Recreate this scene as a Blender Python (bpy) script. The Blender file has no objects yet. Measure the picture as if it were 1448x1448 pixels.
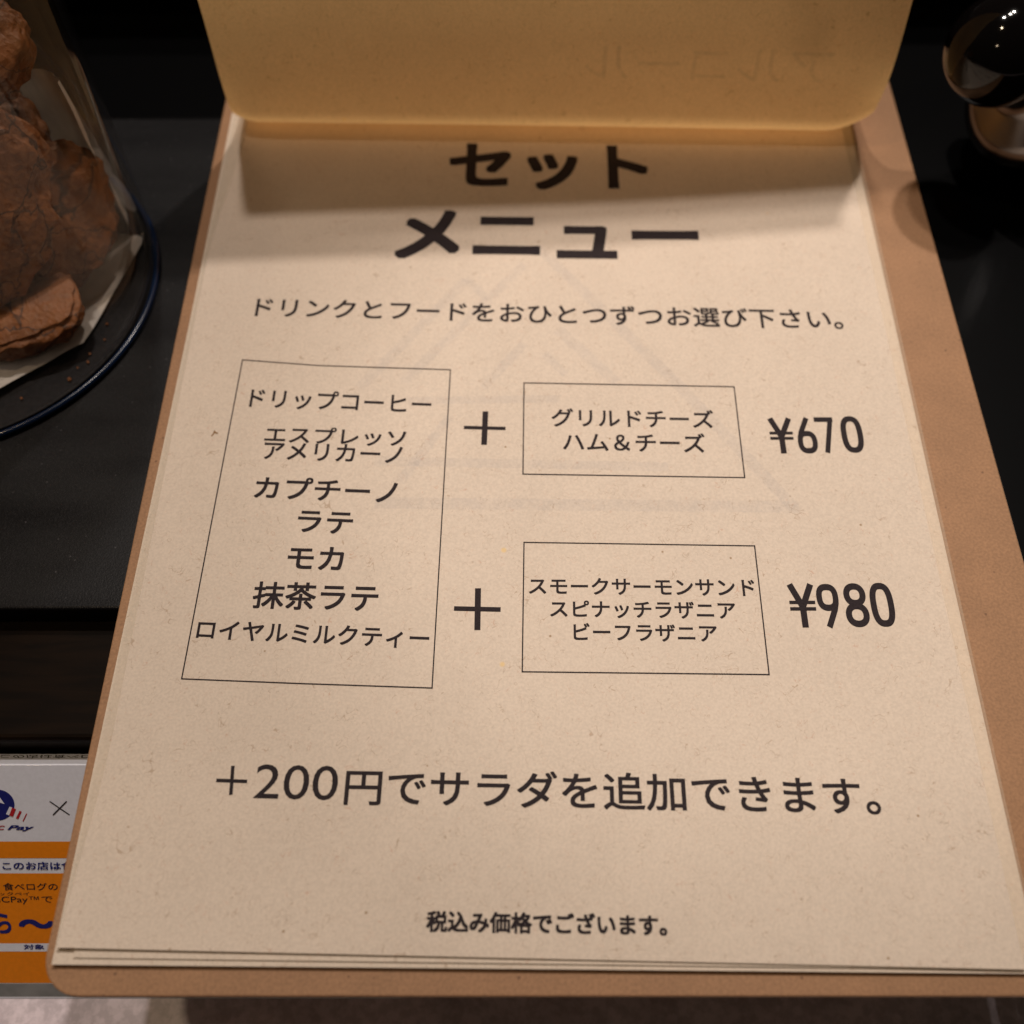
import bpy, bmesh, math, random
from mathutils import Vector, noise
import numpy as np

# ------------------------------------------------------------------ camera, light, exposure
scene = bpy.context.scene
COL = scene.collection
MM = 0.001
F_PX, CAM_H, PITCH = 1447.0, 236.0, math.radians(60)      # photo pixels, mm, degrees below the horizon

cam_data = bpy.data.cameras.new('camera')
cam_data.sensor_width = 36.0
cam_data.lens = 36.0 * F_PX / 1448.0
cam_data.clip_start = 0.01
cam_data.clip_end = 50.0
cam_data.dof.use_dof = True
cam_data.dof.focus_distance = 0.258
cam_data.dof.aperture_fstop = 8.5
camera = bpy.data.objects.new('camera', cam_data)
camera.location = (0, 0, CAM_H * MM)
camera.rotation_euler = (math.radians(30), 0, 0)
COL.objects.link(camera)
scene.camera = camera

world = bpy.data.worlds.new('World')
scene.world = world
world.use_nodes = True
bg = world.node_tree.nodes['Background']
bg.inputs[0].default_value = (0.95, 0.78, 0.62, 1)
bg.inputs[1].default_value = 0.018

scene.view_settings.view_transform = 'Standard'
scene.view_settings.look = 'None'
scene.view_settings.exposure = 0.0
scene.view_settings.gamma = 1.0
scene.view_settings.use_curve_mapping = False


def lamp(name, direction, dist, watts, color, radius, aim=(10, 150, 0), cone=60, blend=0.8):
    ld = bpy.data.lights.new(name, 'SPOT')
    ld.energy = watts
    ld.color = color
    ld.shadow_soft_size = radius
    ld.spot_size = math.radians(cone)
    ld.spot_blend = blend
    o = bpy.data.objects.new(name, ld)
    d = Vector(direction).normalized()
    o.location = Vector((10, 200, 0)) * MM + d * dist
    look = Vector(aim) * MM - o.location
    o.rotation_euler = look.to_track_quat('-Z', 'Y').to_euler()
    COL.objects.link(o)
    return o


WARM = (1.0, 0.905, 0.82)
AMBER = (1.0, 0.76, 0.50)
lamp('overhead_spot', (-0.12, 0.28, 0.93), 1.3, 21, WARM, 0.022)
lamp('overhead_spot', (0.17, 0.40, 0.89), 1.3, 31, WARM, 0.022, aim=(60, 150, 0), cone=60, blend=1.0)
lamp('overhead_spot', (-0.27, -0.06, 0.96), 1.3, 7, AMBER, 0.03)
lamp('overhead_spot', (0.06, 0.34, 0.93), 1.3, 22, (1.0, 0.91, 0.82), 0.03, aim=(66, 165, 0), cone=11, blend=0.22)  # added spot with no known fixture: narrow bright pool on the sheet
lamp('overhead_spot', (-0.47, -0.58, 0.67), 1.6, 2.5, AMBER, 0.04)

# ------------------------------------------------------------------ projection helpers (mm)
_F = np.array([0, math.cos(PITCH), -math.sin(PITCH)])
_U = np.array([0, math.sin(PITCH), math.cos(PITCH)])
_R = np.array([1.0, 0, 0])
_C = np.array([0, 0, CAM_H])


def ray(px, py):
    return _F + _R * (px - 724) / F_PX - _U * (py - 724) / F_PX


def P(px, py, z=0.0):
    """the point of the level at height z that shows at this pixel of the photograph"""
    d = ray(px, py)
    return _C + d * (z - CAM_H) / d[2]


def proj(p):
    q = np.array(p) - _C
    w = q @ _F
    return 724 + F_PX * (q @ _R) / w, 724 - F_PX * (q @ _U) / w


# ------------------------------------------------------------------ object helpers
def empty(name, loc, label, cat, group=None):
    o = bpy.data.objects.new(name, None)
    o.empty_display_size = 0.02
    o.location = Vector(loc) * MM
    COL.objects.link(o)
    tag(o, label, cat, group)
    return o


def tag(o, label=None, cat=None, group=None, kind=None):
    if label: o['label'] = label
    if cat: o['category'] = cat
    if group: o['group'] = group
    if kind: o['kind'] = kind
    return o


def world_loc(o):
    v = Vector((0, 0, 0))
    while o is not None:
        v += o.location
        o = o.parent
    return v


def make(name, verts, faces, mats, parent=None, smooth=False, mat_idx=None, origin=None):
    """verts in world mm; one mesh object"""
    if not isinstance(mats, (list, tuple)): mats = [mats]
    base = world_loc(parent) if parent else Vector((0, 0, 0))
    o_loc = Vector(origin) * MM - base if origin is not None else Vector((0, 0, 0))
    off = base + o_loc
    me = bpy.data.meshes.new(name)
    me.from_pydata([tuple(Vector(v) * MM - off) for v in verts], [], faces)
    for m in mats: me.materials.append(m)
    if mat_idx:
        for p, i in zip(me.polygons, mat_idx): p.material_index = i
    if smooth:
        me.shade_smooth()
    o = bpy.data.objects.new(name, me)
    o.location = o_loc
    if parent: o.parent = parent
    COL.objects.link(o)
    return o


def bevel(o, w, seg=3, angle=30):
    m = o.modifiers.new('bevel', 'BEVEL')
    m.width = w * MM
    m.segments = seg
    m.limit_method = 'ANGLE'
    m.angle_limit = math.radians(angle)
    return o


def prism(poly, z0, z1):
    n = len(poly)
    v = [(x, y, z0) for x, y in poly] + [(x, y, z1) for x, y in poly]
    f = [tuple(range(n))[::-1], tuple(range(n, 2 * n))]
    f += [(i, (i + 1) % n, n + (i + 1) % n, n + i) for i in range(n)]
    return v, f


def box(x0, x1, y0, y1, z0, z1):
    return prism([(x0, y0), (x1, y0), (x1, y1), (x0, y1)], z0, z1)


def lathe(profile, center, axis=(0, 0, 1), seg=96, closed=False):
    a = Vector(axis).normalized()
    q = Vector((0, 0, 1)).rotation_difference(a)
    c = Vector(center)
    v, f = [], []
    n = len(profile)
    for i in range(seg):
        t = 2 * math.pi * i / seg
        for r, h in profile:
            v.append(tuple(c + q @ Vector((r * math.cos(t), r * math.sin(t), h))))
    for i in range(seg):
        j = (i + 1) % seg
        for k in range(n - 1 + (1 if closed else 0)):
            l = (k + 1) % n
            f.append((i * n + k, j * n + k, j * n + l, i * n + l))
    return v, f


# ------------------------------------------------------------------ materials
def nt(name):
    m = bpy.data.materials.new(name)
    m.use_nodes = True
    n = m.node_tree
    return m, n, n.nodes['Principled BSDF'], n.nodes['Material Output']


def N(t, typ, **kw):
    n = t.nodes.new(typ)
    for k, v in kw.items():
        if k in ('operation', 'blend_type', 'data_type', 'noise_dimensions', 'feature', 'distance', 'interpolation_type', 'wave_type', 'bands_direction', 'clamp'):
            setattr(n, k, v)
        else:
            n.inputs[k.replace('_', ' ')].default_value = v
    return n


def L(t, a, b): t.links.new(a, b)


def math_node(t, op, a, b=None):
    n = t.nodes.new('ShaderNodeMath')
    n.operation = op
    for i, x in enumerate((a, b)):
        if x is None: continue
        if isinstance(x, (int, float)): n.inputs[i].default_value = x
        else: L(t, x, n.inputs[i])
    return n.outputs[0]


def smooth_range(t, val, lo, hi, out0=0.0, out1=1.0):
    n = t.nodes.new('ShaderNodeMapRange')
    n.interpolation_type = 'SMOOTHSTEP'
    n.inputs['From Min'].default_value = lo
    n.inputs['From Max'].default_value = hi
    n.inputs['To Min'].default_value = out0
    n.inputs['To Max'].default_value = out1
    L(t, val, n.inputs['Value'])
    return n.outputs[0]


def mixc(t, fac, a, b, blend='MIX'):
    n = t.nodes.new('ShaderNodeMix')
    n.data_type = 'RGBA'
    n.blend_type = blend
    if isinstance(fac, (int, float)): n.inputs[0].default_value = fac
    else: L(t, fac, n.inputs[0])
    for i, x in ((6, a), (7, b)):
        if isinstance(x, tuple): n.inputs[i].default_value = (*x, 1)
        else: L(t, x, n.inputs[i])
    return n.outputs[2]


def plain(name, color, rough=0.5, metallic=0.0, coat=0.0, coat_rough=0.1, spec=0.5, grain=0.0, grain_scale=900.0):
    m, t, b, o = nt(name)
    b.inputs['Base Color'].default_value = (*color, 1)
    b.inputs['Roughness'].default_value = rough
    b.inputs['Metallic'].default_value = metallic
    b.inputs['Coat Weight'].default_value = coat
    b.inputs['Coat Roughness'].default_value = coat_rough
    b.inputs['Specular IOR Level'].default_value = spec
    if grain:
        tc = t.nodes.new('ShaderNodeTexCoord')
        nz = N(t, 'ShaderNodeTexNoise', Scale=grain_scale, Detail=4.0)
        L(t, tc.outputs['Object'], nz.inputs['Vector'])
        k = smooth_range(t, nz.outputs[0], 0.3, 0.7, 1 - grain, 1 + grain)
        vm = t.nodes.new('ShaderNodeVectorMath'); vm.operation = 'SCALE'
        vm.inputs[0].default_value = color
        L(t, k, vm.inputs['Scale'])
        L(t, vm.outputs[0], b.inputs['Base Color'])
    return m


def paper(name, base, translucent=0.0, trans_col=(0.9, 0.5, 0.2), fibre=1.0, coat=0.0, seed=0.0, stain=0.0):
    """kraft paper under laminate: curly fibres, specks, cloudy tone"""
    m, t, b, o = nt(name)
    tc = t.nodes.new('ShaderNodeTexCoord')
    mp = t.nodes.new('ShaderNodeMapping')
    mp.inputs['Location'].default_value = (seed, seed * 0.7, 0)
    L(t, tc.outputs['Object'], mp.inputs['Vector'])
    vec = mp.outputs[0]
    cloud = N(t, 'ShaderNodeTexNoise', Scale=60.0, Detail=3.0)
    L(t, vec, cloud.inputs['Vector'])
    fine = N(t, 'ShaderNodeTexNoise', Scale=1500.0, Detail=3.0)
    L(t, vec, fine.inputs['Vector'])
    c1 = smooth_range(t, cloud.outputs[0], 0.3, 0.7, 0.98, 1.015)
    c2 = smooth_range(t, fine.outputs[0], 0.25, 0.75, 0.93, 1.06)
    k = math_node(t, 'MULTIPLY', c1, c2)
    vm = t.nodes.new('ShaderNodeVectorMath'); vm.operation = 'SCALE'
    vm.inputs[0].default_value = base
    L(t, k, vm.inputs['Scale'])
    col = vm.outputs[0]
    # curly fibres: thin level lines of a noise field, broken up by a second field
    for sc, width, lo, tint, s in ((230.0, 0.0075, 0.55, (0.50, 0.38, 0.27), 0.0), (330.0, 0.008, 0.56, (0.80, 0.55, 0.45), 3.1), (280.0, 0.008, 0.57, (0.62, 0.56, 0.50), 4.7)):
        m2 = t.nodes.new('ShaderNodeMapping')
        m2.inputs['Location'].default_value = (s, s * 1.3, s * 0.4)
        L(t, vec, m2.inputs['Vector'])
        nz = N(t, 'ShaderNodeTexNoise', Scale=sc, Detail=1.0, Distortion=1.2)
        L(t, m2.outputs[0], nz.inputs['Vector'])
        ln = math_node(t, 'ABSOLUTE', math_node(t, 'SUBTRACT', nz.outputs[0], 0.5))
        line = smooth_range(t, ln, width * 0.3, width, 1, 0)
        br = N(t, 'ShaderNodeTexNoise', Scale=sc * 1.1, Detail=1.0)
        L(t, m2.outputs[0], br.inputs['Vector'])
        mask = smooth_range(t, br.outputs[0], lo - 0.05, lo + 0.02)
        fac = math_node(t, 'MULTIPLY', math_node(t, 'MULTIPLY', line, mask), 0.48 * fibre)
        tc_col = tuple(x * y for x, y in zip(base, tint)) if s < 5 else tint
        col = mixc(t, fac, col, tc_col)
    # specks: a few dark and yellow dots
    for sc, size, keep, tint, amt in ((170.0, 0.075, 0.86, (0.26, 0.15, 0.06), 0.75), (60.0, 0.06, 0.80, (0.78, 0.50, 0.13), 0.5)):
        vo = N(t, 'ShaderNodeTexVoronoi', Scale=sc)
        L(t, vec, vo.inputs['Vector'])
        dot = smooth_range(t, vo.outputs['Distance'], size * 0.4, size, 1, 0)
        sp = t.nodes.new('ShaderNodeSeparateColor')
        L(t, vo.outputs['Color'], sp.inputs[0])
        kp = math_node(t, 'GREATER_THAN', sp.outputs[0], keep)
        col = mixc(t, math_node(t, 'MULTIPLY', math_node(t, 'MULTIPLY', dot, kp), amt), col, tint)
    if stain:
        st = N(t, 'ShaderNodeTexNoise', Scale=22.0, Detail=2.0)
        L(t, vec, st.inputs['Vector'])
        f = smooth_range(t, st.outputs[0], 0.54, 0.68, 0, stain)
        col = mixc(t, f, col, tuple(c * 0.62 for c in base))
    L(t, col, b.inputs['Base Color'])
    b.inputs['Roughness'].default_value = 0.75
    b.inputs['Specular IOR Level'].default_value = 0.12
    b.inputs['Coat Weight'].default_value = coat
    b.inputs['Coat Roughness'].default_value = 0.16
    bm_ = t.nodes.new('ShaderNodeBump')
    bm_.inputs['Strength'].default_value = 0.12
    bm_.inputs['Distance'].default_value = 0.0002
    wv = N(t, 'ShaderNodeTexNoise', Scale=25.0, Detail=2.0)
    L(t, vec, wv.inputs['Vector'])
    L(t, wv.outputs[0], bm_.inputs['Height'])
    L(t, bm_.outputs[0], b.inputs['Coat Normal'])
    if translucent:
        tr = t.nodes.new('ShaderNodeBsdfTranslucent')
        rel = mixc(t, 1.0, col, tuple(a / b_ for a, b_ in zip(trans_col, base)), 'MULTIPLY')
        L(t, rel, tr.inputs[0])
        mx = t.nodes.new('ShaderNodeMixShader')
        mx.inputs[0].default_value = translucent
        L(t, b.outputs[0], mx.inputs[1])
        L(t, tr.outputs[0], mx.inputs[2])
        L(t, mx.outputs[0], o.inputs['Surface'])
    return m


def thin_clear(name, tint=(1, 1, 1), base_reflect=0.04, edge=1.0, milk=0.0, milk_col=(0.8, 0.78, 0.72), rough=0.03):
    """a thin clear sheet or wall of glass: see-through, more mirror-like at grazing angles"""
    m, t, b, o = nt(name)
    t.nodes.remove(b)
    tr = t.nodes.new('ShaderNodeBsdfTransparent')
    tr.inputs[0].default_value = (*tint, 1)
    gl = t.nodes.new('ShaderNodeBsdfGlossy')
    gl.inputs['Roughness'].default_value = rough
    gl.inputs['Color'].default_value = (1, 1, 1, 1)
    fr = t.nodes.new('ShaderNodeFresnel')
    fr.inputs['IOR'].default_value = 1.5
    fac = math_node(t, 'MINIMUM', math_node(t, 'MULTIPLY', fr.outputs[0], edge), 1.0)
    mx = t.nodes.new('ShaderNodeMixShader')
    L(t, fac, mx.inputs[0])
    L(t, tr.outputs[0], mx.inputs[1])
    L(t, gl.outputs[0], mx.inputs[2])
    out = mx.outputs[0]
    if milk:
        df = t.nodes.new('ShaderNodeBsdfDiffuse')
        df.inputs[0].default_value = (*milk_col, 1)
        m2 = t.nodes.new('ShaderNodeMixShader')
        m2.inputs[0].default_value = milk
        L(t, out, m2.inputs[1])
        L(t, df.outputs[0], m2.inputs[2])
        out = m2.outputs[0]
    L(t, out, o.inputs['Surface'])
    return m


def ink_film(name, tint):
    """faint print showing through the sheet: it only filters the paper behind it"""
    m, t, b, o = nt(name)
    t.nodes.remove(b)
    tr = t.nodes.new('ShaderNodeBsdfTransparent')
    tc = t.nodes.new('ShaderNodeTexCoord')
    nz = N(t, 'ShaderNodeTexNoise', Scale=350.0, Detail=3.0)
    L(t, tc.outputs['Object'], nz.inputs['Vector'])
    L(t, mixc(t, smooth_range(t, nz.outputs[0], 0.3, 0.7, 0.0, 0.6), tint, (1, 1, 1)), tr.inputs[0])
    L(t, tr.outputs[0], o.inputs['Surface'])
    return m


PAPER_COL = (0.65, 0.54, 0.445)
M_PAPER = paper('laminated_kraft_paper', PAPER_COL)
M_PAPER_LOW = paper('kraft_paper_below', (0.65, 0.54, 0.44), seed=0.31)
M_PAPER_FLIP = paper('kraft_paper_back', (0.70, 0.53, 0.31), translucent=0.50, trans_col=(0.96, 0.575, 0.225), seed=0.77, stain=0.5, fibre=1.1)
M_PAPER_FAINT = ink_film('faint_print_through_page', (0.953, 0.960, 0.974))
M_FLIP_FAINT = ink_film('faint_ink_through_page', (0.87, 0.87, 0.89))
M_INK = plain('printed_ink', (0.027, 0.020, 0.022), 0.8, spec=0.12, grain=0.25, grain_scale=2500)
M_LAM = thin_clear('clear_laminate', base_reflect=0.05, edge=1.2, milk=0.16, milk_col=(0.75, 0.68, 0.55), rough=0.08)
M_GLASS = thin_clear('jar_glass', tint=(0.95, 0.93, 0.91), edge=0.4)
M_GLASS_IN = thin_clear('jar_glass_inside', tint=(0.95, 0.92, 0.88), edge=0.2)
M_RIM = plain('glass_rim_blue_glint', (0.0025, 0.011, 0.038), 0.22, spec=0.45)  # blue glints on the glass are put into the rim's base colour
M_BLACK_GLOSS = plain('black_gloss', (0.002, 0.002, 0.0022), 0.30, coat=0.0, spec=0.08)
M_BALL = plain('black_lacquer', (0.002, 0.0015, 0.0015), 0.07, spec=0.35)
M_CHROME = plain('dark_chrome', (0.16, 0.15, 0.15), 0.16, metallic=1.0)
M_EDGE_DARK = plain('dark_gap', (0.02, 0.016, 0.012), 0.7)


def mdf():
    m, t, b, o = nt('brown_fibreboard')
    tc = t.nodes.new('ShaderNodeTexCoord')
    a = N(t, 'ShaderNodeTexNoise', Scale=1400.0, Detail=4.0)
    c = N(t, 'ShaderNodeTexNoise', Scale=90.0, Detail=4.0)
    for n in (a, c): L(t, tc.outputs['Object'], n.inputs['Vector'])
    k = math_node(t, 'MULTIPLY', smooth_range(t, a.outputs[0], 0.25, 0.75, 0.84, 1.13), smooth_range(t, c.outputs[0], 0.3, 0.7, 0.95, 1.05))
    vm = t.nodes.new('ShaderNodeVectorMath'); vm.operation = 'SCALE'
    vm.inputs[0].default_value = (0.315, 0.168, 0.086)
    L(t, k, vm.inputs['Scale'])
    vo = N(t, 'ShaderNodeTexVoronoi', Scale=260.0)
    L(t, tc.outputs['Object'], vo.inputs['Vector'])
    sp = t.nodes.new('ShaderNodeSeparateColor'); L(t, vo.outputs['Color'], sp.inputs[0])
    dot = math_node(t, 'MULTIPLY', smooth_range(t, vo.outputs['Distance'], 0.06, 0.13, 1, 0), math_node(t, 'GREATER_THAN', sp.outputs[1], 0.72))
    col = mixc(t, math_node(t, 'MULTIPLY', dot, 0.6), vm.outputs[0], (0.08, 0.035, 0.02))
    L(t, col, b.inputs['Base Color'])
    b.inputs['Roughness'].default_value = 0.62
    b.inputs['Specular IOR Level'].default_value = 0.3
    return m


def streak(t, tc):
    mp = t.nodes.new('ShaderNodeMapping')
    mp.inputs['Rotation'].default_value = (0, 0, math.radians(-28))
    mp.inputs['Scale'].default_value = (8, 45, 8)
    L(t, tc.outputs['Object'], mp.inputs['Vector'])
    n = N(t, 'ShaderNodeTexNoise', Scale=1.0, Detail=4.0)
    L(t, mp.outputs[0], n.inputs['Vector'])
    return n.outputs[0]


def tray_black():
    m, t, b, o = nt('black_speckled_tray')
    tc = t.nodes.new('ShaderNodeTexCoord')
    vo = N(t, 'ShaderNodeTexVoronoi', Scale=700.0)
    L(t, tc.outputs['Object'], vo.inputs['Vector'])
    sp = t.nodes.new('ShaderNodeSeparateColor'); L(t, vo.outputs['Color'], sp.inputs[0])
    dot = math_node(t, 'MULTIPLY', smooth_range(t, vo.outputs['Distance'], 0.08, 0.22, 1, 0), math_node(t, 'GREATER_THAN', sp.outputs[0], 0.93))
    nz = N(t, 'ShaderNodeTexNoise', Scale=2200.0, Detail=2.0)
    L(t, tc.outputs['Object'], nz.inputs['Vector'])
    base = mixc(t, smooth_range(t, nz.outputs[0], 0.4, 0.7), (0.0040, 0.0036, 0.0042), (0.0085, 0.0080, 0.0090))
    L(t, mixc(t, math_node(t, 'MULTIPLY', dot, 0.45), base, (0.12, 0.11, 0.12)), b.inputs['Base Color'])
    L(t, smooth_range(t, streak(t, tc), 0.3, 0.7, 0.32, 0.55), b.inputs['Roughness'])
    b.inputs['Specular IOR Level'].default_value = 0.20
    bu = t.nodes.new('ShaderNodeBump')
    bu.inputs['Strength'].default_value = 0.25; bu.inputs['Distance'].default_value = 0.0002
    L(t, nz.outputs[0], bu.inputs['Height']); L(t, bu.outputs[0], b.inputs['Normal'])
    return m


def dark_wood():
    m, t, b, o = nt('dark_stained_wood')
    tc = t.nodes.new('ShaderNodeTexCoord')
    mp = t.nodes.new('ShaderNodeMapping'); mp.inputs['Scale'].default_value = (6, 60, 6)
    L(t, tc.outputs['Object'], mp.inputs['Vector'])
    nz = N(t, 'ShaderNodeTexNoise', Scale=6.0, Detail=5.0, Distortion=0.6)
    L(t, mp.outputs[0], nz.inputs['Vector'])
    L(t, mixc(t, smooth_range(t, nz.outputs[0], 0.3, 0.7), (0.004, 0.0022, 0.0013), (0.009, 0.0045, 0.0022)), b.inputs['Base Color'])
    b.inputs['Roughness'].default_value = 0.5
    b.inputs['Specular IOR Level'].default_value = 0.05
    return m


def stone():
    m, t, b, o = nt('speckled_grey_counter')
    tc = t.nodes.new('ShaderNodeTexCoord')
    a = N(t, 'ShaderNodeTexNoise', Scale=420.0, Detail=5.0)
    c = N(t, 'ShaderNodeTexNoise', Scale=45.0, Detail=3.0)
    for n in (a, c): L(t, tc.outputs['Object'], n.inputs['Vector'])
    f = math_node(t, 'MULTIPLY', smooth_range(t, a.outputs[0], 0.35, 0.65, 0.86, 1.14), smooth_range(t, c.outputs[0], 0.3, 0.7, 0.85, 1.15))
    vm = t.nodes.new('ShaderNodeVectorMath'); vm.operation = 'SCALE'
    vm.inputs[0].default_value = (0.62, 0.53, 0.57)
    L(t, f, vm.inputs['Scale'])
    L(t, vm.outputs[0], b.inputs['Base Color'])
    b.inputs['Roughness'].default_value = 0.35
    return m


def cookie_mat():
    m, t, b, o = nt('baked_cookie')
    tc = t.nodes.new('ShaderNodeTexCoord')
    a = N(t, 'ShaderNodeTexNoise', Scale=70.0, Detail=6.0, Roughness=0.65)
    c = N(t, 'ShaderNodeTexNoise', Scale=500.0, Detail=4.0)
    v = N(t, 'ShaderNodeTexVoronoi', Scale=95.0, feature='DISTANCE_TO_EDGE')
    for n in (a, c, v): L(t, tc.outputs['Object'], n.inputs['Vector'])
    col = mixc(t, smooth_range(t, a.outputs[0], 0.32, 0.68), (0.085, 0.024, 0.005), (0.25, 0.085, 0.020))
    col = mixc(t, smooth_range(t, c.outputs[0], 0.45, 0.75, 0, 0.5), col, (0.26, 0.115, 0.045))
    L(t, col, b.inputs['Base Color'])
    b.inputs['Roughness'].default_value = 0.6
    h = math_node(t, 'ADD', math_node(t, 'MULTIPLY', a.outputs[0], 1.0), math_node(t, 'MULTIPLY', c.outputs[0], 0.25))
    bu = t.nodes.new('ShaderNodeBump')
    bu.inputs['Strength'].default_value = 0.4; bu.inputs['Distance'].default_value = 0.002
    L(t, h, bu.inputs['Height'])
    g = N(t, 'ShaderNodeTexVoronoi', Scale=650.0)
    L(t, tc.outputs['Object'], g.inputs['Vector'])
    b2 = t.nodes.new('ShaderNodeBump')
    b2.inputs['Strength'].default_value = 0.35; b2.inputs['Distance'].default_value = 0.0006
    L(t, math_node(t, 'ADD', g.outputs['Distance'], math_node(t, 'MULTIPLY', c.outputs[0], 1.5)), b2.inputs['Height'])
    L(t, bu.outputs[0], b2.inputs['Normal']); L(t, b2.outputs[0], b.inputs['Normal'])
    # cracks
    w = N(t, 'ShaderNodeTexNoise', Scale=40.0, Detail=4.0, Distortion=0.8)
    L(t, tc.outputs['Object'], w.inputs['Vector'])
    cr = smooth_range(t, math_node(t, 'ABSOLUTE', math_node(t, 'SUBTRACT', w.outputs[0], 0.5)), 0.002, 0.014, 0.75, 0.0)
    L(t, mixc(t, cr, col, (0.018, 0.005, 0.002)), b.inputs['Base Color'])
    return m


M_MDF, M_TRAY, M_WOOD, M_STONE, M_COOKIE = mdf(), tray_black(), dark_wood(), stone(), cookie_mat()
M_PARCH = plain('parchment', (0.52, 0.49, 0.47), 0.6, grain=0.08, grain_scale=200)
M_SIGN = plain('white_sign_plastic', (0.74, 0.75, 0.84), 0.28, coat=0.4, coat_rough=0.08, grain=0.03)
M_ORANGE = plain('orange_print', (0.78, 0.225, 0.005), 0.32, coat=0.3, grain=0.04)
M_NAVY = plain('navy_print', (0.008, 0.012, 0.15), 0.4, coat=0.2, grain=0.1)
M_RED = plain('red_print', (0.42, 0.012, 0.02), 0.4, coat=0.2, grain=0.05)
M_SIGNINK = plain('black_print', (0.012, 0.010, 0.014), 0.4, coat=0.2, grain=0.1)
M_GREY = plain('grey_sign_foot', (0.22, 0.22, 0.22), 0.35, coat=0.3, grain=0.15, grain_scale=200)

# ------------------------------------------------------------------ levels (mm)
Z_BOARD_TOP, Z_BOARD_BOT = -2.2, -5.0
Z_TRAY, Z_WOOD = -5.02, -13.0
SIGN_TILT = math.radians(43)
SIGN_TOP_Z = -21.0
_Q0 = P(0, 1082, SIGN_TOP_Z)
_SD = np.array([0, -math.cos(SIGN_TILT), -math.sin(SIGN_TILT)])
_SN = np.array([0, -math.sin(SIGN_TILT), math.cos(SIGN_TILT)])


def S(px, py, lift=0.0):
    """point of the sloping sign face at this pixel"""
    d = ray(px, py)
    q = _Q0 + _SN * lift
    t = ((q - _C) @ _SN) / (d @ _SN)
    return _C + d * t


Z_COUNTER = S(0, 1413)[2]

# ------------------------------------------------------------------ setting
v, f = box(-900, 900, -400, 900, Z_COUNTER - 40, Z_COUNTER)
tag(make('counter', v, f, M_STONE), kind='structure')

y_wood_front = P(0, 1064, SIGN_TOP_Z)[1] + 0.8
v, f = box(-420, 420, y_wood_front, 340, Z_COUNTER, Z_WOOD)
o = bevel(make('wooden_riser', v, f, M_WOOD, origin=(0, 200, Z_COUNTER)), 1.5)
tag(o, 'dark brown wooden block under the black tray', 'wooden block')

y_tray_front = P(0, 861, Z_TRAY)[1]
y_tray_back = P(250, 167, Z_TRAY)[1]
v, f = box(-400, 133.5, y_tray_front, y_tray_back, Z_WOOD, Z_TRAY)
o = bevel(make('serving_tray', v, f, M_TRAY, origin=(-100, 200, Z_WOOD)), 0.8)
tag(o, 'flat black speckled tray under the glass jar and the menu', 'tray')

# black appliance behind the tray: front, with ribs added to catch faint highlights
ap = empty('appliance', (-60, y_tray_back + 30, Z_WOOD), 'black appliance front with added highlight ribs in the dark behind the tray', 'appliance')
v, f = box(-420, 420, y_tray_back + 60, y_tray_back + 200, Z_COUNTER, 66)
bevel(make('housing', v, f, M_BLACK_GLOSS, ap), 4)
v, f = box(-420, 133.5, y_tray_back + 0.5, y_tray_back + 59.5, Z_WOOD, Z_TRAY - 0.6)
bevel(make('footplate', v, f, M_BLACK_GLOSS, ap), 0.5)
for i, z in enumerate((10, 22, 34, 46, 58)):
    v, f = lathe([(2.6, -270), (2.6, 270)], (-150, y_tray_back + 59.0, z), (1, 0, 0), 24)
    make('highlight_rib', v, f, M_BLACK_GLOSS, ap, smooth=True)

# glossy black base at the right
v, f = box(134.2, 420, 40, y_tray_back + 59.5, Z_WOOD, -3.5)
o = bevel(make('display_base', v, f, M_BLACK_GLOSS, origin=(250, 200, Z_WOOD)), 0.3)
tag(o, 'glossy black slab along the right edge of the menu board', 'display base')

# ------------------------------------------------------------------ the menu clipboard
menu = empty('menu_clipboard', (16, 170, Z_BOARD_BOT), 'brown fibreboard clipboard holding a laminated Japanese set menu, first page flipped up', 'menu')


def rounded(x0, x1, y0, y1, r, n=10):
    pts = []
    for cx, cy, a0 in ((x0 + r, y0 + r, 180), (x1 - r, y0 + r, 270), (x1 - r, y1 - r, 0), (x0 + r, y1 - r, 90)):
        for i in range(n + 1):
            a = math.radians(a0 + 90 * i / n)
            pts.append((cx + r * math.cos(a), cy + r * math.sin(a)))
    return pts


bx0 = -100.3
bx1 = P(1357, 470, Z_BOARD_TOP)[0]
by0 = P(724, 1409, Z_BOARD_TOP)[1]
v, f = prism(rounded(bx0, bx1, by0, 338, 8.5), Z_BOARD_BOT, Z_BOARD_TOP)
bevel(make('board', v, f, M_MDF, menu), 0.35, 2)


def lerp(a, b, t): return a + (b - a) * t


def smooth01(t):
    t = max(0.0, min(1.0, t))
    return t * t * (3 - 2 * t)


BASE_Z = 0.0


def page_z(x, y):
    """height of the printed page: corner curled up at the lower left, slight arch towards the binding"""
    c = max(0.0, (70 - y) / 70) * max(0.0, (60 - x) / 160)
    e = max(0.0, (y - 255) / 70)
    wav = 0.25 * math.sin(x * 0.028 + 0.6) * math.sin(y * 0.02)
    return BASE_Z + 1.9 * c * c + 0.7 * e * e + wav


def on_page(px, py):
    z = 0.0
    for _ in range(5):
        p = P(px, py, z)
        z = page_z(p[0], p[1])
    return P(px, py, z)


def outer_left(y): return lerp(-97.6, -95.6, smooth01((y - 25) / 260))
def outer_right(y): return lerp(112.6, 116.2, (y - 25) / 260)
def paper_left(y): return lerp(-97.2, -94.6, smooth01((y - 25) / 50)) + 4.3 * smooth01((y - 225) / 60)
def paper_right(y): return lerp(108.6, 112.0, (y - 25) / 260)


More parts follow.
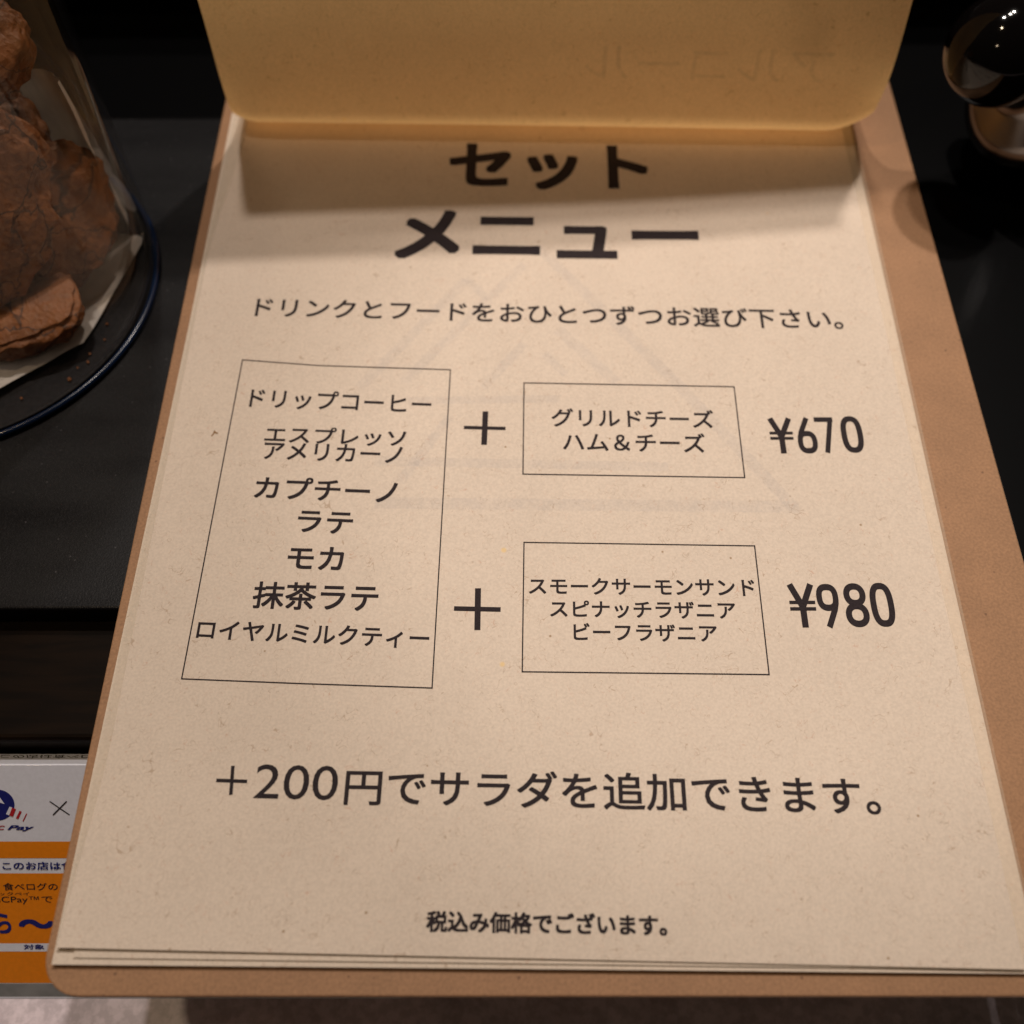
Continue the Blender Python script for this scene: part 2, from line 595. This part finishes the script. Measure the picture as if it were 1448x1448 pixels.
def sheet(name, left, right, bottom, top_y, zf, mat, parent, nx=70, ny=100, thick=0.25):
    v, f = [], []
    for j in range(ny + 1):
        for i in range(nx + 1):
            u = i / nx
            x0, x1 = left(30), right(30)
            yb = bottom(lerp(x0, x1, u))
            y = lerp(yb, top_y, j / ny)
            x = lerp(left(y), right(y), u)
            v.append((x, y, zf(x, y)))
    for j in range(ny):
        for i in range(nx):
            a = j * (nx + 1) + i
            f.append((a, a + 1, a + nx + 2, a + nx + 1))
    o = make(name, v, f, mat, parent)
    m = o.modifiers.new('thickness', 'SOLIDIFY')
    m.thickness = thick * MM
    m.offset = -1
    return o


_bl, _br = on_page(80, 1340), on_page(1448, 1371)
def top_bottom(x): return lerp(_bl[1], _br[1], (x - _bl[0]) / (_br[0] - _bl[0]))


PAGE_TOP = 318
page = sheet('menu_page', paper_left, paper_right, top_bottom, PAGE_TOP, page_z, M_PAPER, menu)

# clear laminate margin either side of the paper
for a, b in ((outer_left, paper_left), (paper_right, outer_right)):
    v, f = [], []
    for j in range(61):
        y = lerp(30 if a is outer_left else 26, PAGE_TOP, j / 60)
        for k in range(4):
            x = lerp(a(y), b(y), k / 3)
            v.append((x, y, page_z(x, y) + 0.02))
    for j in range(60):
        for k in range(3):
            q = j * 4 + k
            f.append((q, q + 1, q + 5, q + 4))
    make('laminate_margin', v, f, M_LAM, page, smooth=True)


# sheets under it
def lower_z(off, curl):
    def z(x, y):
        c = max(0.0, (70 - y) / 70) * max(0.0, (60 - x) / 160)
        e = max(0.0, (y - 255) / 70)
        return page_z(x, y) - off - (1.9 - curl) * c * c
    return z


_b2l, _b2r = P(105, 1354, -0.3), P(1448, 1372, -0.7)
_b3l, _b3r = P(73, 1364, -0.9), P(1448, 1377, -1.2)
sheet('lower_page', lambda y: -93.6 + 1.5 * smooth01((y - 30) / 250), lambda y: 112.2 + 3 * (y - 25) / 260,
      lambda x: lerp(_b2l[1], _b2r[1], (x - _b2l[0]) / (_b2r[0] - _b2l[0])), PAGE_TOP, lower_z(0.55, 0.7), M_PAPER_LOW, menu)
sheet('lower_page', lambda y: _b3l[0] + 1.6 * smooth01((y - 30) / 200), lambda y: 112.4 + 3 * (y - 25) / 260,
      lambda x: lerp(_b3l[1], _b3r[1], (x - _b3l[0]) / (_b3r[0] - _b3l[0])), PAGE_TOP, lower_z(1.0, 0.7), M_PAPER_LOW, menu)


# ------------------------------------------------------------------ lettering
def glyphs(text, bold=0.0, spacing=1.0):
    c = bpy.data.curves.new('lettering', 'FONT')
    c.body = text
    c.size = 1.0
    c.space_character = spacing
    c.resolution_u = 4
    o = bpy.data.objects.new('lettering', c)
    COL.objects.link(o)
    dg = bpy.context.evaluated_depsgraph_get()
    me = bpy.data.meshes.new_from_object(o.evaluated_get(dg))
    vs = [(q.co.x, q.co.y, 0.0) for q in me.vertices]
    fs = [tuple(p.vertices) for p in me.polygons]
    if bold:                                            # heavier weight: the same outline printed again all round
        n, v0, f0 = len(vs), list(vs), list(fs)
        for k in range(8):
            dx, dy = [(bold * 0.93 * i, bold * 0.93 * j) for i in (-1, 0, 1) for j in (-1, 0, 1) if i or j][k]
            vs += [(x + dx, y + dy, 0.0025 * (k + 1)) for x, y, _ in v0]
            fs += [tuple(i + n * (k + 1) for i in q) for q in f0]
    bpy.data.objects.remove(o)
    bpy.data.curves.remove(c)
    bpy.data.meshes.remove(me)
    return vs, fs


def fit(vs, fs, corner, lift):
    """corner = (bl, br, tl, tr) points on a surface; lift(x, y, p) -> final point"""
    xs = [q[0] for q in vs]; ys = [q[1] for q in vs]
    x0, x1, y0, y1 = min(xs), max(xs), min(ys), max(ys)
    bl, br, tl, tr = [np.array(q) for q in corner]
    out = []
    for x, y, z in vs:
        u, w = (x - x0) / (x1 - x0 or 1), (y - y0) / (y1 - y0 or 1)
        p = (bl * (1 - u) + br * u) * (1 - w) + (tl * (1 - u) + tr * u) * w
        q = lift(p)
        out.append((q[0], q[1], q[2] + z))
    return out, fs


def page_lift(h):
    return lambda p: (p[0], p[1], page_z(p[0], p[1]) + h)


UP = np.array([math.sin(math.radians(0.8)), math.cos(math.radians(0.8)), 0])


def page_box(xl, ytl, ybl, xr, ytr, ybr):
    ml, mr = on_page(xl, (ytl + ybl) / 2), on_page(xr, (ytr + ybr) / 2)
    hl = on_page(xl, ytl)[1] - on_page(xl, ybl)[1]
    hr = on_page(xr, ytr)[1] - on_page(xr, ybr)[1]
    return ml - UP * hl / 2, mr - UP * hr / 2, ml + UP * hl / 2, mr + UP * hr / 2


def merge(parts):
    v, f = [], []
    for a, b in parts:
        n = len(v)
        v += a
        f += [tuple(i + n for i in q) for q in b]
    return v, f


def line(text, box_, offset=0.006, h=0.09):
    vs, fs = glyphs(text, offset)
    return fit(vs, fs, page_box(*box_), page_lift(h))


def stroke_outline(pts, w, closed=False):
    """ribbon of width w along points, mitred"""
    n = len(pts)
    lft, rgt = [], []
    for i in range(n):
        a = pts[(i - 1) % n] if (closed or i > 0) else None
        b = pts[(i + 1) % n] if (closed or i < n - 1) else None
        p = Vector(pts[i])
        d1 = (p - Vector(a)).normalized() if a else None
        d2 = (Vector(b) - p).normalized() if b else None
        d1 = d1 or d2; d2 = d2 or d1
        n1 = Vector((-d1.y, d1.x)); n2 = Vector((-d2.y, d2.x))
        m = (n1 + n2).normalized()
        k = 1.0 / max(0.4, m.dot(n1))
        lft.append(tuple(p + m * k * w / 2)); rgt.append(tuple(p - m * k * w / 2))
    v = lft + rgt
    f = [(i, (i + 1) % n, n + (i + 1) % n, n + i) for i in range(n if closed else n - 1)]
    return v, f


def ell(cx, cy, rx, ry, a0=0, a1=360, n=40, p=2.0):
    out = []
    for i in range(n + (0 if a1 - a0 == 360 else 1)):
        a = math.radians(a0 + (a1 - a0) * i / n)
        c, s = math.cos(a), math.sin(a)
        out.append((cx + rx * math.copysign(abs(c) ** (2 / p), c), cy + ry * math.copysign(abs(s) ** (2 / p), s)))
    return out


def numeral(ch):
    """bold condensed numeral in a box w x 1; list of (pts, width, closed)"""
    W, s = 0.56, 0.145
    if ch == '¥':
        W = 0.64
        return W, [([(0.075, 1), (W / 2, 0.47)], s, False), ([(W - 0.075, 1), (W / 2, 0.47)], s, False), ([(W / 2, 0.5), (W / 2, 0)], s, False),
                   ([(0.02, 0.575), (W - 0.02, 0.575)], 0.075, False), ([(0.02, 0.425), (W - 0.02, 0.425)], 0.075, False)]
    if ch == '0':
        return W, [(ell(W / 2, 0.5, W / 2 - s / 2, 0.5 - s / 2, n=48, p=2.7), s, True)]
    if ch in '69':
        bowl = ell(W / 2, 0.315, W / 2 - s / 2, 0.315 - s / 2, n=40, p=2.6)
        stem = [(s / 2, 0.33), (s / 2 + 0.012, 0.45), (s / 2 + 0.06, 0.60), (W * 0.60, 1.0)]
        st = [(bowl, s, True), (stem, s, False)]
        if ch == '9':
            st = [([(W - x, 1 - y) for x, y in p], w, c) for p, w, c in st]
        return W, st
    if ch == '7':
        return W, [([(0, 0.935), (W, 0.935)], 0.13, False), ([(W - 0.075, 0.93), (W * 0.46, 0)], s, False)]
    if ch == '8':
        return W, [(ell(W / 2, 0.735, W / 2 - s / 2 - 0.015, 0.265 - s / 2, p=2.2), s, True), (ell(W / 2, 0.275, W / 2 - s / 2, 0.275 - s / 2, p=2.2), s, True)]


def price(items):
    parts = []
    for ch, xl, xr, yt, yb in items:
        W, st = numeral(ch)
        corners = page_box(xl, yt, yb, xr, yt, yb)
        bl, br, tl, tr = corners
        for k, (pts, w, c) in enumerate(st):
            vs, fs = stroke_outline(pts, w, c)
            out = []
            for x, y in vs:
                u, q = x / W, y
                p = (bl * (1 - u) + br * u) * (1 - q) + (tl * (1 - u) + tr * u) * q
                out.append((p[0], p[1], page_z(p[0], p[1]) + 0.09 + 0.012 * k))
            parts.append((out, fs))
    return merge(parts)


def px_stroke(pts, wpx, closed=False, h=0.09, div=8):
    """line through photo pixels on the page, subdivided so that it follows the paper"""
    q = []
    n = len(pts)
    for i in range(n if closed else n - 1):
        a, b = pts[i], pts[(i + 1) % n]
        for k in range(div): q.append((lerp(a[0], b[0], k / div), lerp(a[1], b[1], k / div)))
    if not closed: q.append(pts[-1])
    w = [on_page(*p) for p in q]
    sc = 1.0 / (F_PX / ((np.mean(w, axis=0) - _C) @ _F))
    vs, fs = stroke_outline([(p[0], p[1]) for p in w], wpx * sc, closed)
    return [(x, y, page_z(x, y) + h) for x, y in vs], fs


def part(name, vf, mat, parent): return make(name, vf[0], vf[1], mat, parent)


part('heading', merge([line('セット', (635, 202, 266, 916, 206, 270), 0.034),
                       line('メニュー', (560, 296, 365, 988, 299, 370), 0.030)]), M_INK, page)
part('instruction_line', line('ドリンクとフードをおひとつずつお選び下さい。', (362, 421, 448, 1191, 438, 466), 0.012), M_INK, page)
part('drink_list', merge([
    line('ドリップコーヒー', (354, 549, 576, 610, 559, 586), 0.013),
    line('エスプレッソ', (375, 602, 626, 574, 608, 632), 0.014),
    line('アメリカーノ', (373, 624, 649, 569, 631, 656), 0.014),
    line('カプチーノ', (361, 673, 704, 562, 680, 712), 0.017),
    line('ラテ', (421, 722, 752, 499, 725, 756), 0.017),
    line('モカ', (407, 772, 804, 486, 774, 807), 0.019),
    line('抹茶ラテ', (358, 822, 860, 535, 826, 866), 0.017),
    line('ロイヤルミルクティー', (279, 876, 904, 607, 889, 918), 0.015)]), M_INK, page)
part('drink_frame', px_stroke([(343, 509), (450, 517), (637, 523), (611, 973), (420, 966.5), (257, 960)], 1.7, True), M_INK, page)
part('plus_sign', merge([px_stroke([(656, 604.5), (715, 606)], 5.5), px_stroke([(686.5, 582), (684.5, 629)], 8, h=0.1)]), M_INK, page)
part('plus_sign', merge([px_stroke([(642, 860.5), (708, 862)], 7), px_stroke([(676, 832), (675, 891)], 8.5, h=0.1)]), M_INK, page)
part('food_frame', px_stroke([(741, 541.5), (1038, 547), (1053, 675.5), (739.5, 670.5)], 1.7, True), M_INK, page)
part('food_list', merge([line('グリルドチーズ', (780, 577, 603, 1009, 580, 606), 0.013),
                         line('ハム＆チーズ', (796, 611, 637, 997, 613, 640), 0.013)]), M_INK, page)
part('food_frame', px_stroke([(741, 767), (1067, 772), (1087.5, 954), (738.5, 950)], 1.8, True), M_INK, page)
part('food_list', merge([line('スモークサーモンサンド', (748, 817, 840, 1067, 819, 843), 0.015),
                         line('スピナッチラザニア', (778, 849, 873, 1040, 851, 876), 0.015),
                         line('ビーフラザニア', (811, 881, 906, 1014, 883, 908), 0.015)]), M_INK, page)
part('price', price([('¥', 1087.5, 1122.5, 591.5, 641), ('6', 1127, 1154.5, 591, 641), ('7', 1154, 1180.5, 590, 640), ('0', 1189.5, 1220, 588.5, 640)]), M_INK, page)
part('price', price([('¥', 1115.5, 1154.5, 826, 887), ('9', 1156, 1187, 825.5, 886.5), ('8', 1194, 1227, 824.5, 886.5), ('0', 1231, 1264, 824, 886)]), M_INK, page)
part('salad_line', merge([px_stroke([(306, 1103.5), (349.5, 1105)], 5), px_stroke([(329.5, 1083), (326.5, 1124)], 5, h=0.1),
                          line('200', (361, 1080.5, 1129, 478, 1083, 1132), 0.0),
                          line('円でサラダを追加できます。', (488, 1086, 1138, 1243, 1099, 1153), 0.013)]), M_INK, page)
part('tax_note', line('税込み価格でございます。', (603, 1287, 1318, 943, 1293, 1324), 0.034), M_INK, page)

emblem = []
for k, (pts, w) in enumerate([
        ([(659, 396), (509, 548)], 15), ([(741, 374), (572, 539)], 14), ([(659, 394), (690, 425)], 12),
        ([(760, 348), (968, 553), (1123, 718)], 17), ([(789, 466), (872, 540)], 17), ([(770, 500), (800, 530)], 12),
        ([(741, 486), (683, 548)], 14), ([(635, 590), (565, 682)], 14),
        ([(577, 567), (790, 564)], 13), ([(530, 652), (945, 660)], 15), ([(530, 711), (1130, 717)], 19)]):
    emblem.append(px_stroke(pts, w, h=0.014 + 0.003 * k))
part('show_through_emblem', merge(emblem), M_PAPER_FAINT, page)
# small brown scrap of fibre left of the drink frame
part('fibre_scrap', merge([px_stroke([(299, 617), (304, 611), (303, 609)], 2.2, h=0.05), px_stroke([(302, 611), (308, 613)], 2.5, h=0.06)]), plain('brown_fibre', (0.24, 0.13, 0.05), 0.7), page)

# ------------------------------------------------------------------ the page flipped up
prof_ctrl = [(326, 0.9), (312, 1.3), (299, 2.0), (288.5, 3.1), (281.8, 5.2), (278.4, 9.5), (278.0, 16), (279.2, 30), (281.5, 51), (283.2, 78), (284.8, 103), (287, 133)]


def catmull(ctrl, n=10):
    out = []
    for i in range(len(ctrl) - 1):
        p0 = ctrl[max(i - 1, 0)]; p1 = ctrl[i]; p2 = ctrl[i + 1]; p3 = ctrl[min(i + 2, len(ctrl) - 1)]
        for k in range(n):
            t = k / n
            out.append(tuple(0.5 * (2 * b + (c - a) * t + (2 * a - 5 * b + 4 * c - d) * t * t + (3 * b - a - 3 * c + d) * t ** 3) for a, b, c, d in zip(p0, p1, p2, p3)))
    out.append(ctrl[-1])
    return out


PROF = catmull(prof_ctrl)
FX0, FX1 = -92.2, 118.2


def flip_pt(x, s):
    """point of the flipped page at width x and profile index s (float)"""
    i = max(0, min(len(PROF) - 2, int(s)))
    t = s - i
    y = lerp(PROF[i][0], PROF[i + 1][0], t)
    z = lerp(PROF[i][1], PROF[i + 1][1], t)
    y += -(x - 13) * 0.026 * max(0.0, 1 - z / 60) + (x - 13) * 0.075 * smooth01((z - 30) / 80)
    # the stiff laminate springs up a little towards both edges of the bend
    el = max(0.0, (FX0 + 8 - x) / 8); er = max(0.0, (x - (FX1 - 16)) / 16)
    bend = math.exp(-((z - 8) / 14.0) ** 2)
    z += bend * (2.0 * el ** 2 + 3.6 * er ** 2)
    y += bend * (1.5 * el ** 2 + 4.0 * er ** 2)
    z += 0.8 * math.sin(x * 0.03 + 1.0) * min(1, z / 60)
    y += 0.9 * math.sin(x * 0.021 + z * 0.03) * min(1, z / 40)
    return (x, y, z)


nx, ns = 160, len(PROF) - 1
v, f = [], []
for j in range(ns + 1):
    for i in range(nx + 1):
        v.append(flip_pt(lerp(FX0, FX1, i / nx), j))
for j in range(ns):
    for i in range(nx):
        a = j * (nx + 1) + i
        f.append((a, a + nx + 1, a + nx + 2, a + 1))
flip = make('flipped_page', v, f, M_PAPER_FLIP, menu, smooth=True)


def flip_at(px, py):
    best = None
    for s in range(55, ns):
        z0 = flip_pt(10, s)
        depth = (np.array(z0) - _C) @ _F
        x = (px - 724) / F_PX * depth
        e = abs(proj(flip_pt(x, s))[1] - py)
        if best is None or e < best[0]: best = (e, x, s)
    return best[1], best[2]


def flip_text(text, xl, yt, yb, xr, offset=0.01):
    vs, fs = glyphs(text, offset)
    xs = [q[0] for q in vs]; ys = [q[1] for q in vs]
    a, b = min(xs), max(xs); c, d = min(ys), max(ys)
    x0, s0 = flip_at(xl, yb); x1, s1 = flip_at(xr, yt)
    out = []
    for x, y, _ in vs:
        u = 1 - (x - a) / (b - a)                       # seen from behind: mirrored
        p = flip_pt(lerp(x0, x1, u), lerp(s0, s1, (y - c) / (d - c)))
        out.append((p[0], p[1] - 0.3, p[2]))
    return out, fs


part('show_through_print', merge([flip_text('アルコール', 826, 70, 110, 1180, 0.0)]), M_FLIP_FAINT, flip)

# ------------------------------------------------------------------ glass jar with cookies on parchment
JX, JY, JR = -172.0, 218.5, 62.3
ZB = Z_TRAY
jar = empty('glass_jar', (JX, JY, ZB), 'tall round clear glass jar of brown cookies on the black tray', 'jar')
prof = [(0.0, 1.6), (50, 1.6), (57, 2.0)]
wall = [(57.0, 0.6), (59.5, 2.4), (61.3, 6.0), (62.2, 12), (62.5, 20)] + [(62.5 + 0.012 * (z - 20), z) for z in range(30, 171, 10)]
v, f = lathe([(r, ZB + h) for r, h in wall], (JX, JY, 0), seg=128)
make('glass_wall', v, f, M_GLASS, jar, smooth=True)
inner = [(r - 2.6, h) for r, h in wall[3:]]
v, f = lathe([(r, ZB + h) for r, h in inner], (JX, JY, 0), seg=128)
make('inner_wall', v, f, M_GLASS_IN, jar, smooth=True)
v, f = lathe([(59.9, ZB + 0.3), (60.9, ZB + 0.05), (61.9, ZB + 0.6), (62.2, ZB + 1.4), (61.8, ZB + 2.2), (61.0, ZB + 2.4), (60.1, ZB + 1.5)], (JX, JY, 0), seg=160, closed=True)
make('base_rim', v, f, M_RIM, jar, smooth=True)
v, f = lathe([(0.01, ZB + 0.9), (40, ZB + 0.9), (58.8, ZB + 0.9)], (JX, JY, 0), seg=96)
make('glass_floor', v, f, plain('dark_glass_floor', (0.012, 0.011, 0.012), 0.3, spec=0.4, grain=0.3), jar)

# parchment: a sheet lying under the cookies, one flap standing up against the glass
zp = ZB + 1.8
A = P(120, 487, zp); B = P(0, 557, zp); Cc = P(207, 338, zp)
B2 = A + (B - A) * 1.5
edge = [B2, A, Cc]                                          # the edge that shows, front left to right
v, f = [], []
gx, gy = 40, 30
for j in range(gy + 1):
    t = j / gy * 2
    e = edge[0] + (edge[1] - edge[0]) * t if t <= 1 else edge[1] + (edge[2] - edge[1]) * (t - 1)
    for i in range(gx + 1):
        a = i / gx
        p = np.array([e[0] - 85 * a, e[1] + 12 * a, zp])
        d = np.array([p[0] - JX, p[1] - JY]); r = np.linalg.norm(d)
        if r > 58: p[:2] = np.array([JX, JY]) + d / r * 58
        z = zp + 0.9 * noise.noise(Vector((p[0] * 0.06, p[1] * 0.06, 2))) + 0.9
        z += 3.5 * max(0.0, 1 - a * 7) * max(0.0, 0.7 - t)
        v.append((p[0], p[1], z))
for j in range(gy):
    for i in range(gx):
        q = j * (gx + 1) + i
        f.append((q, q + gx + 1, q + gx + 2, q + 1))
# upright flap following the back right of the glass
s = len(v)
for j in range(13):
    for i in range(17):
        ang = math.radians(lerp(22, 66, i / 16))
        hgt = lerp(0.5, lerp(58, 40, i / 16), j / 12)
        rr = 55.5 - 2.0 * (j / 12) + 1.2 * noise.noise(Vector((i * 0.35, j * 0.3, 9)))
        v.append((JX + rr * math.cos(ang), JY + rr * math.sin(ang), zp + hgt))
for j in range(12):
    for i in range(16):
        q = s + j * 17 + i
        f.append((q, q + 1, q + 18, q + 17))
o = make('parchment_sheet', v, f, M_PARCH, smooth=True, origin=tuple(A))
tag(o, 'whitish parchment paper lining the glass jar under the cookies', 'parchment paper')

rnd = random.Random(4)


def cookie(center, radii, tilt, seed, label):
    """a broken, flaky baked piece: flattened lump with a craggy rim and layered cracks"""
    bm = bmesh.new()
    bmesh.ops.create_icosphere(bm, subdivisions=6, radius=1.0)
    from mathutils import Euler
    q = Euler([math.radians(a) for a in tilt]).to_quaternion()
    sv = Vector((seed, seed * 0.7, seed * 1.9))
    for w in bm.verts:
        n = w.co.normalized()
        a = math.atan2(n.y, n.x)
        k = 1 + 0.10 * noise.noise(n * 1.6 + sv)
        # angular outline
        k += 0.12 * noise.noise(Vector((math.cos(a) * 2.2, math.sin(a) * 2.2, seed)))
        # crags: ridged noise, strongest round the rim
        rim = 1 - abs(n.z) ** 1.5
        k -= (0.02 + 0.10 * rim) * abs(noise.noise(n * 3.0 + sv)) * 1.2
        k += 0.018 * noise.noise(n * 9 + sv) + 0.010 * noise.noise(n * 21 + sv)
        # layers in the sides
        k += 0.035 * rim * math.sin(n.z * 16 + 3 * noise.noise(n * 2.5 + sv))
        c = n * k
        c.z = math.copysign(abs(c.z) ** 0.42, c.z)
        w.co = (q @ Vector((c.x * radii[0], c.y * radii[1], c.z * radii[2]))) * MM
    me = bpy.data.meshes.new('cookie')
    bm.to_mesh(me); bm.free()
    me.materials.append(M_COOKIE)
    me.shade_smooth()
    o = bpy.data.objects.new('cookie', me)
    o.location = Vector(center) * MM
    COL.objects.link(o)
    tag(o, label, 'cookie', 'cookies piled in the glass jar')
    return o


cookie((-157, 207, 42), (34, 31, 6), (60, 34, 14), 1.3, 'large orange-brown cookie leaning at the front of the pile in the jar')
cookie((-133, 224, 21), (18, 20, 6), (48, 42, 20), 4.7, 'brown cookie pressed against the right wall of the glass jar')
cookie((-148, 203, 7.0), (22, 17, 6.0), (10, 4, -15), 8.2, 'lowest dark-edged cookie lying flat on the white parchment')
cookie((-141, 240, 64), (15, 13, 7), (40, -18, 30), 12.9, 'small cookie at the top of the pile near the photo corner')
cookie((-150, 243, 32), (16, 15, 8), (50, 30, 0), 16.4, 'cookie half hidden behind the leaning large one')

for k, (px, py) in enumerate([(30, 563), (110, 520), (124, 512), (127, 500), (148, 480), (151, 458), (98, 536)]):
    p = P(px, py, ZB + 1.6)
    bm = bmesh.new()
    bmesh.ops.create_icosphere(bm, subdivisions=2, radius=rnd.uniform(0.3, 0.6) * MM)
    for w in bm.verts: w.co *= 1 + 0.5 * noise.noise(w.co * 2500 + Vector((k, 0, 0)))
    me = bpy.data.meshes.new('crumb'); bm.to_mesh(me); bm.free()
    me.materials.append(M_COOKIE)
    o = bpy.data.objects.new('crumb', me)
    o.location = Vector(p) * MM
    COL.objects.link(o)
    tag(o, 'tiny brown cookie crumb on the dark floor of the glass jar', 'crumb', 'crumbs in the glass jar')

# ------------------------------------------------------------------ black ball knob with chrome neck
KX, KY, KZ, KR = 143.2, 267.0, 44.0, 15.8
axis = Vector((0.80, 0.18, -0.55)).normalized()
foot = Vector((KX, KY, KZ)) + axis * 100
knob = empty('ball_knob', (foot.x, foot.y, -3.5), 'glossy black ball knob on a flared chrome neck beside the menu', 'knob')
v, f = lathe([(max(0.001, KR * math.sin(math.pi * i / 48)), -KR * math.cos(math.pi * i / 48)) for i in range(49)], (KX, KY, KZ), axis, 96)
make('ball', v, f, M_BALL, knob, smooth=True)
v, f = lathe([(0.01, 13.2), (9, 13.2), (10, 14.5), (10.5, 17), (14, 19.5), (21, 21.5), (25.5, 24), (26.5, 27), (25, 31), (19, 38), (14, 50), (14, 102)], (KX, KY, KZ), axis, 96)
make('neck', v, f, M_CHROME, knob, smooth=True)

# ------------------------------------------------------------------ payment sign under the left edge of the board
sign = empty('payment_sign', (-130, S(0, 1300)[1], Z_COUNTER), 'sloping white and orange payment sign half under the left of the menu board', 'sign')
yt = P(0, 1066, SIGN_TOP_Z)[1]
top = _Q0; bot = S(0, 1412)
XL, XR = -330.0, -30.0
sec = [(yt, Z_COUNTER + 0.02), (bot[1], Z_COUNTER + 0.02), (bot[1], bot[2]), (top[1], top[2]), (yt, top[2])]
n = len(sec)
v = [(XL, y, z) for y, z in sec] + [(XR, y, z) for y, z in sec]
f = [tuple(range(n)), tuple(range(2 * n - 1, n - 1, -1))] + [(i, n + i, n + (i + 1) % n, (i + 1) % n) for i in range(n)]
panel = bevel(make('panel', v, f, M_SIGN, sign), 1.3, 4, 25)


def sign_rect(x0, x1, ya, yb, lift):
    """stripe across the sign face between two pixel rows (measured at the left edge of the photograph)"""
    a, b = S(30, ya, lift), S(30, yb, lift)
    return [(x0, a[1], a[2]), (x1, a[1], a[2]), (x1, b[1], b[2]), (x0, b[1], b[2])], [(0, 3, 2, 1)]


def sign_quad(pts, lift):
    return [tuple(S(x, y, lift)) for x, y in pts], [tuple(range(len(pts)))[::-1]]


def sign_text(text, xl, xr, yt_, yb_, offset=0.0, lift=0.16, slant=0.0):
    vs, fs = glyphs(text, offset)
    vs = [(x + slant * y, y, z) for x, y, z in vs]
    c = [S(xl, yb_, lift), S(xr, yb_, lift), S(xl, yt_, lift), S(xr, yt_, lift)]
    # upright on the sign: same x at top and bottom
    c[2][0], c[3][0] = c[0][0], c[1][0]
    return fit(vs, fs, c, lambda p: tuple(p))


XA, XB = XL + 1.5, XR - 1.5
part('orange_stripe', sign_rect(XA, XB, 1190, 1213.5, 0.06), M_ORANGE, sign)
part('orange_field', sign_rect(XA, XB, 1235, 1390, 0.06), M_ORANGE, sign)
part('grey_foot', sign_rect(XA, XB, 1391, 1409, 0.06), M_GREY, sign)
a_, b_ = S(30, 1334, 0.1), S(30, 1345.5, 0.1)
xe = S(-3, 1340, 0.1)[0]
part('white_bar', sign_rect(xe, XB, 1334, 1345.5, 0.1), M_SIGN, sign)
part('message', merge([sign_text('このお店は食べログ', 4, 155, 1218.5, 1230, 0.02)]), M_NAVY, sign)
part('small_print', merge([sign_text('食べログの', 5, 82, 1248.5, 1259, 0.005), sign_text('ックペイ', -1, 42, 1261.5, 1266.5, 0.0),
                           sign_text('iCPay™で', -1, 75, 1267.5, 1278.5, 0.0)]), M_SIGNINK, sign)
part('offer', merge([sign_text('から', -34, 17, 1291, 1320, 0.03), sign_text('～', 27, 77, 1300, 1313, 0.035), sign_text('対象', 34, 63, 1335.5, 1342.5, 0.02, 0.2)]), M_NAVY, sign)
part('times_mark', merge([sign_quad([(69.5, 1133.6), (70.6, 1132.6), (98.8, 1151.8), (97.7, 1152.8)], 0.1), sign_quad([(93.4, 1132.6), (95, 1133.4), (75.8, 1152.8), (74, 1152)], 0.13)]), M_SIGNINK, sign)
lg = merge([sign_quad([(-4 + 24.5 * math.cos(a), 1138.5 + 22 * math.sin(a)) for a in [2 * math.pi * i / 40 for i in range(40)]], 0.08)])
logo = part('emblem', lg, M_NAVY, sign)
part('emblem_gap', merge([sign_quad([(-9, 1124), (-1, 1126.5), (6.5, 1137), (0, 1135), (-9, 1136)], 0.11), sign_quad([(13.5, 1140.6), (17.5, 1142), (12.8, 1153), (8.4, 1151.2)], 0.11)]), M_SIGN, logo)
part('red_bars', merge([sign_quad([(17, 1142), (22.4, 1144), (18, 1155), (13.2, 1153)], 0.14), sign_quad([(27.6, 1146.4), (30.6, 1147.6), (25.8, 1158.4), (22.4, 1157.2)], 0.11), sign_quad([(37, 1150.2), (38.3, 1150.8), (33.2, 1161.6), (31.8, 1161)], 0.11)]), M_RED, logo)
part('wordmark', merge([sign_text('Pay', 10.5, 49, 1167, 1175.5, 0.03, 0.12, 0.35)]), M_NAVY, sign)
part('wordmark', merge([sign_text('C', -3, 7.5, 1167.5, 1173.5, 0.03, 0.12, 0.3)]), M_RED, sign)
# mirrored row of letters on the narrow top face, upside down from here
vs, fs = glyphs('この店は食べログ', 0.01)
y0_, y1_ = P(0, 1072.5, top[2])[1], P(0, 1067.5, top[2])[1]
x0_, x1_ = P(1, 1070, top[2])[0], P(150, 1070, top[2])[0]
part('top_letters', fit(vs, fs, ((x0_, y1_, 0), (x1_, y1_, 0), (x0_, y0_, 0), (x1_, y0_, 0)), lambda p: (p[0], p[1], top[2] + 0.05)), M_SIGNINK, sign)
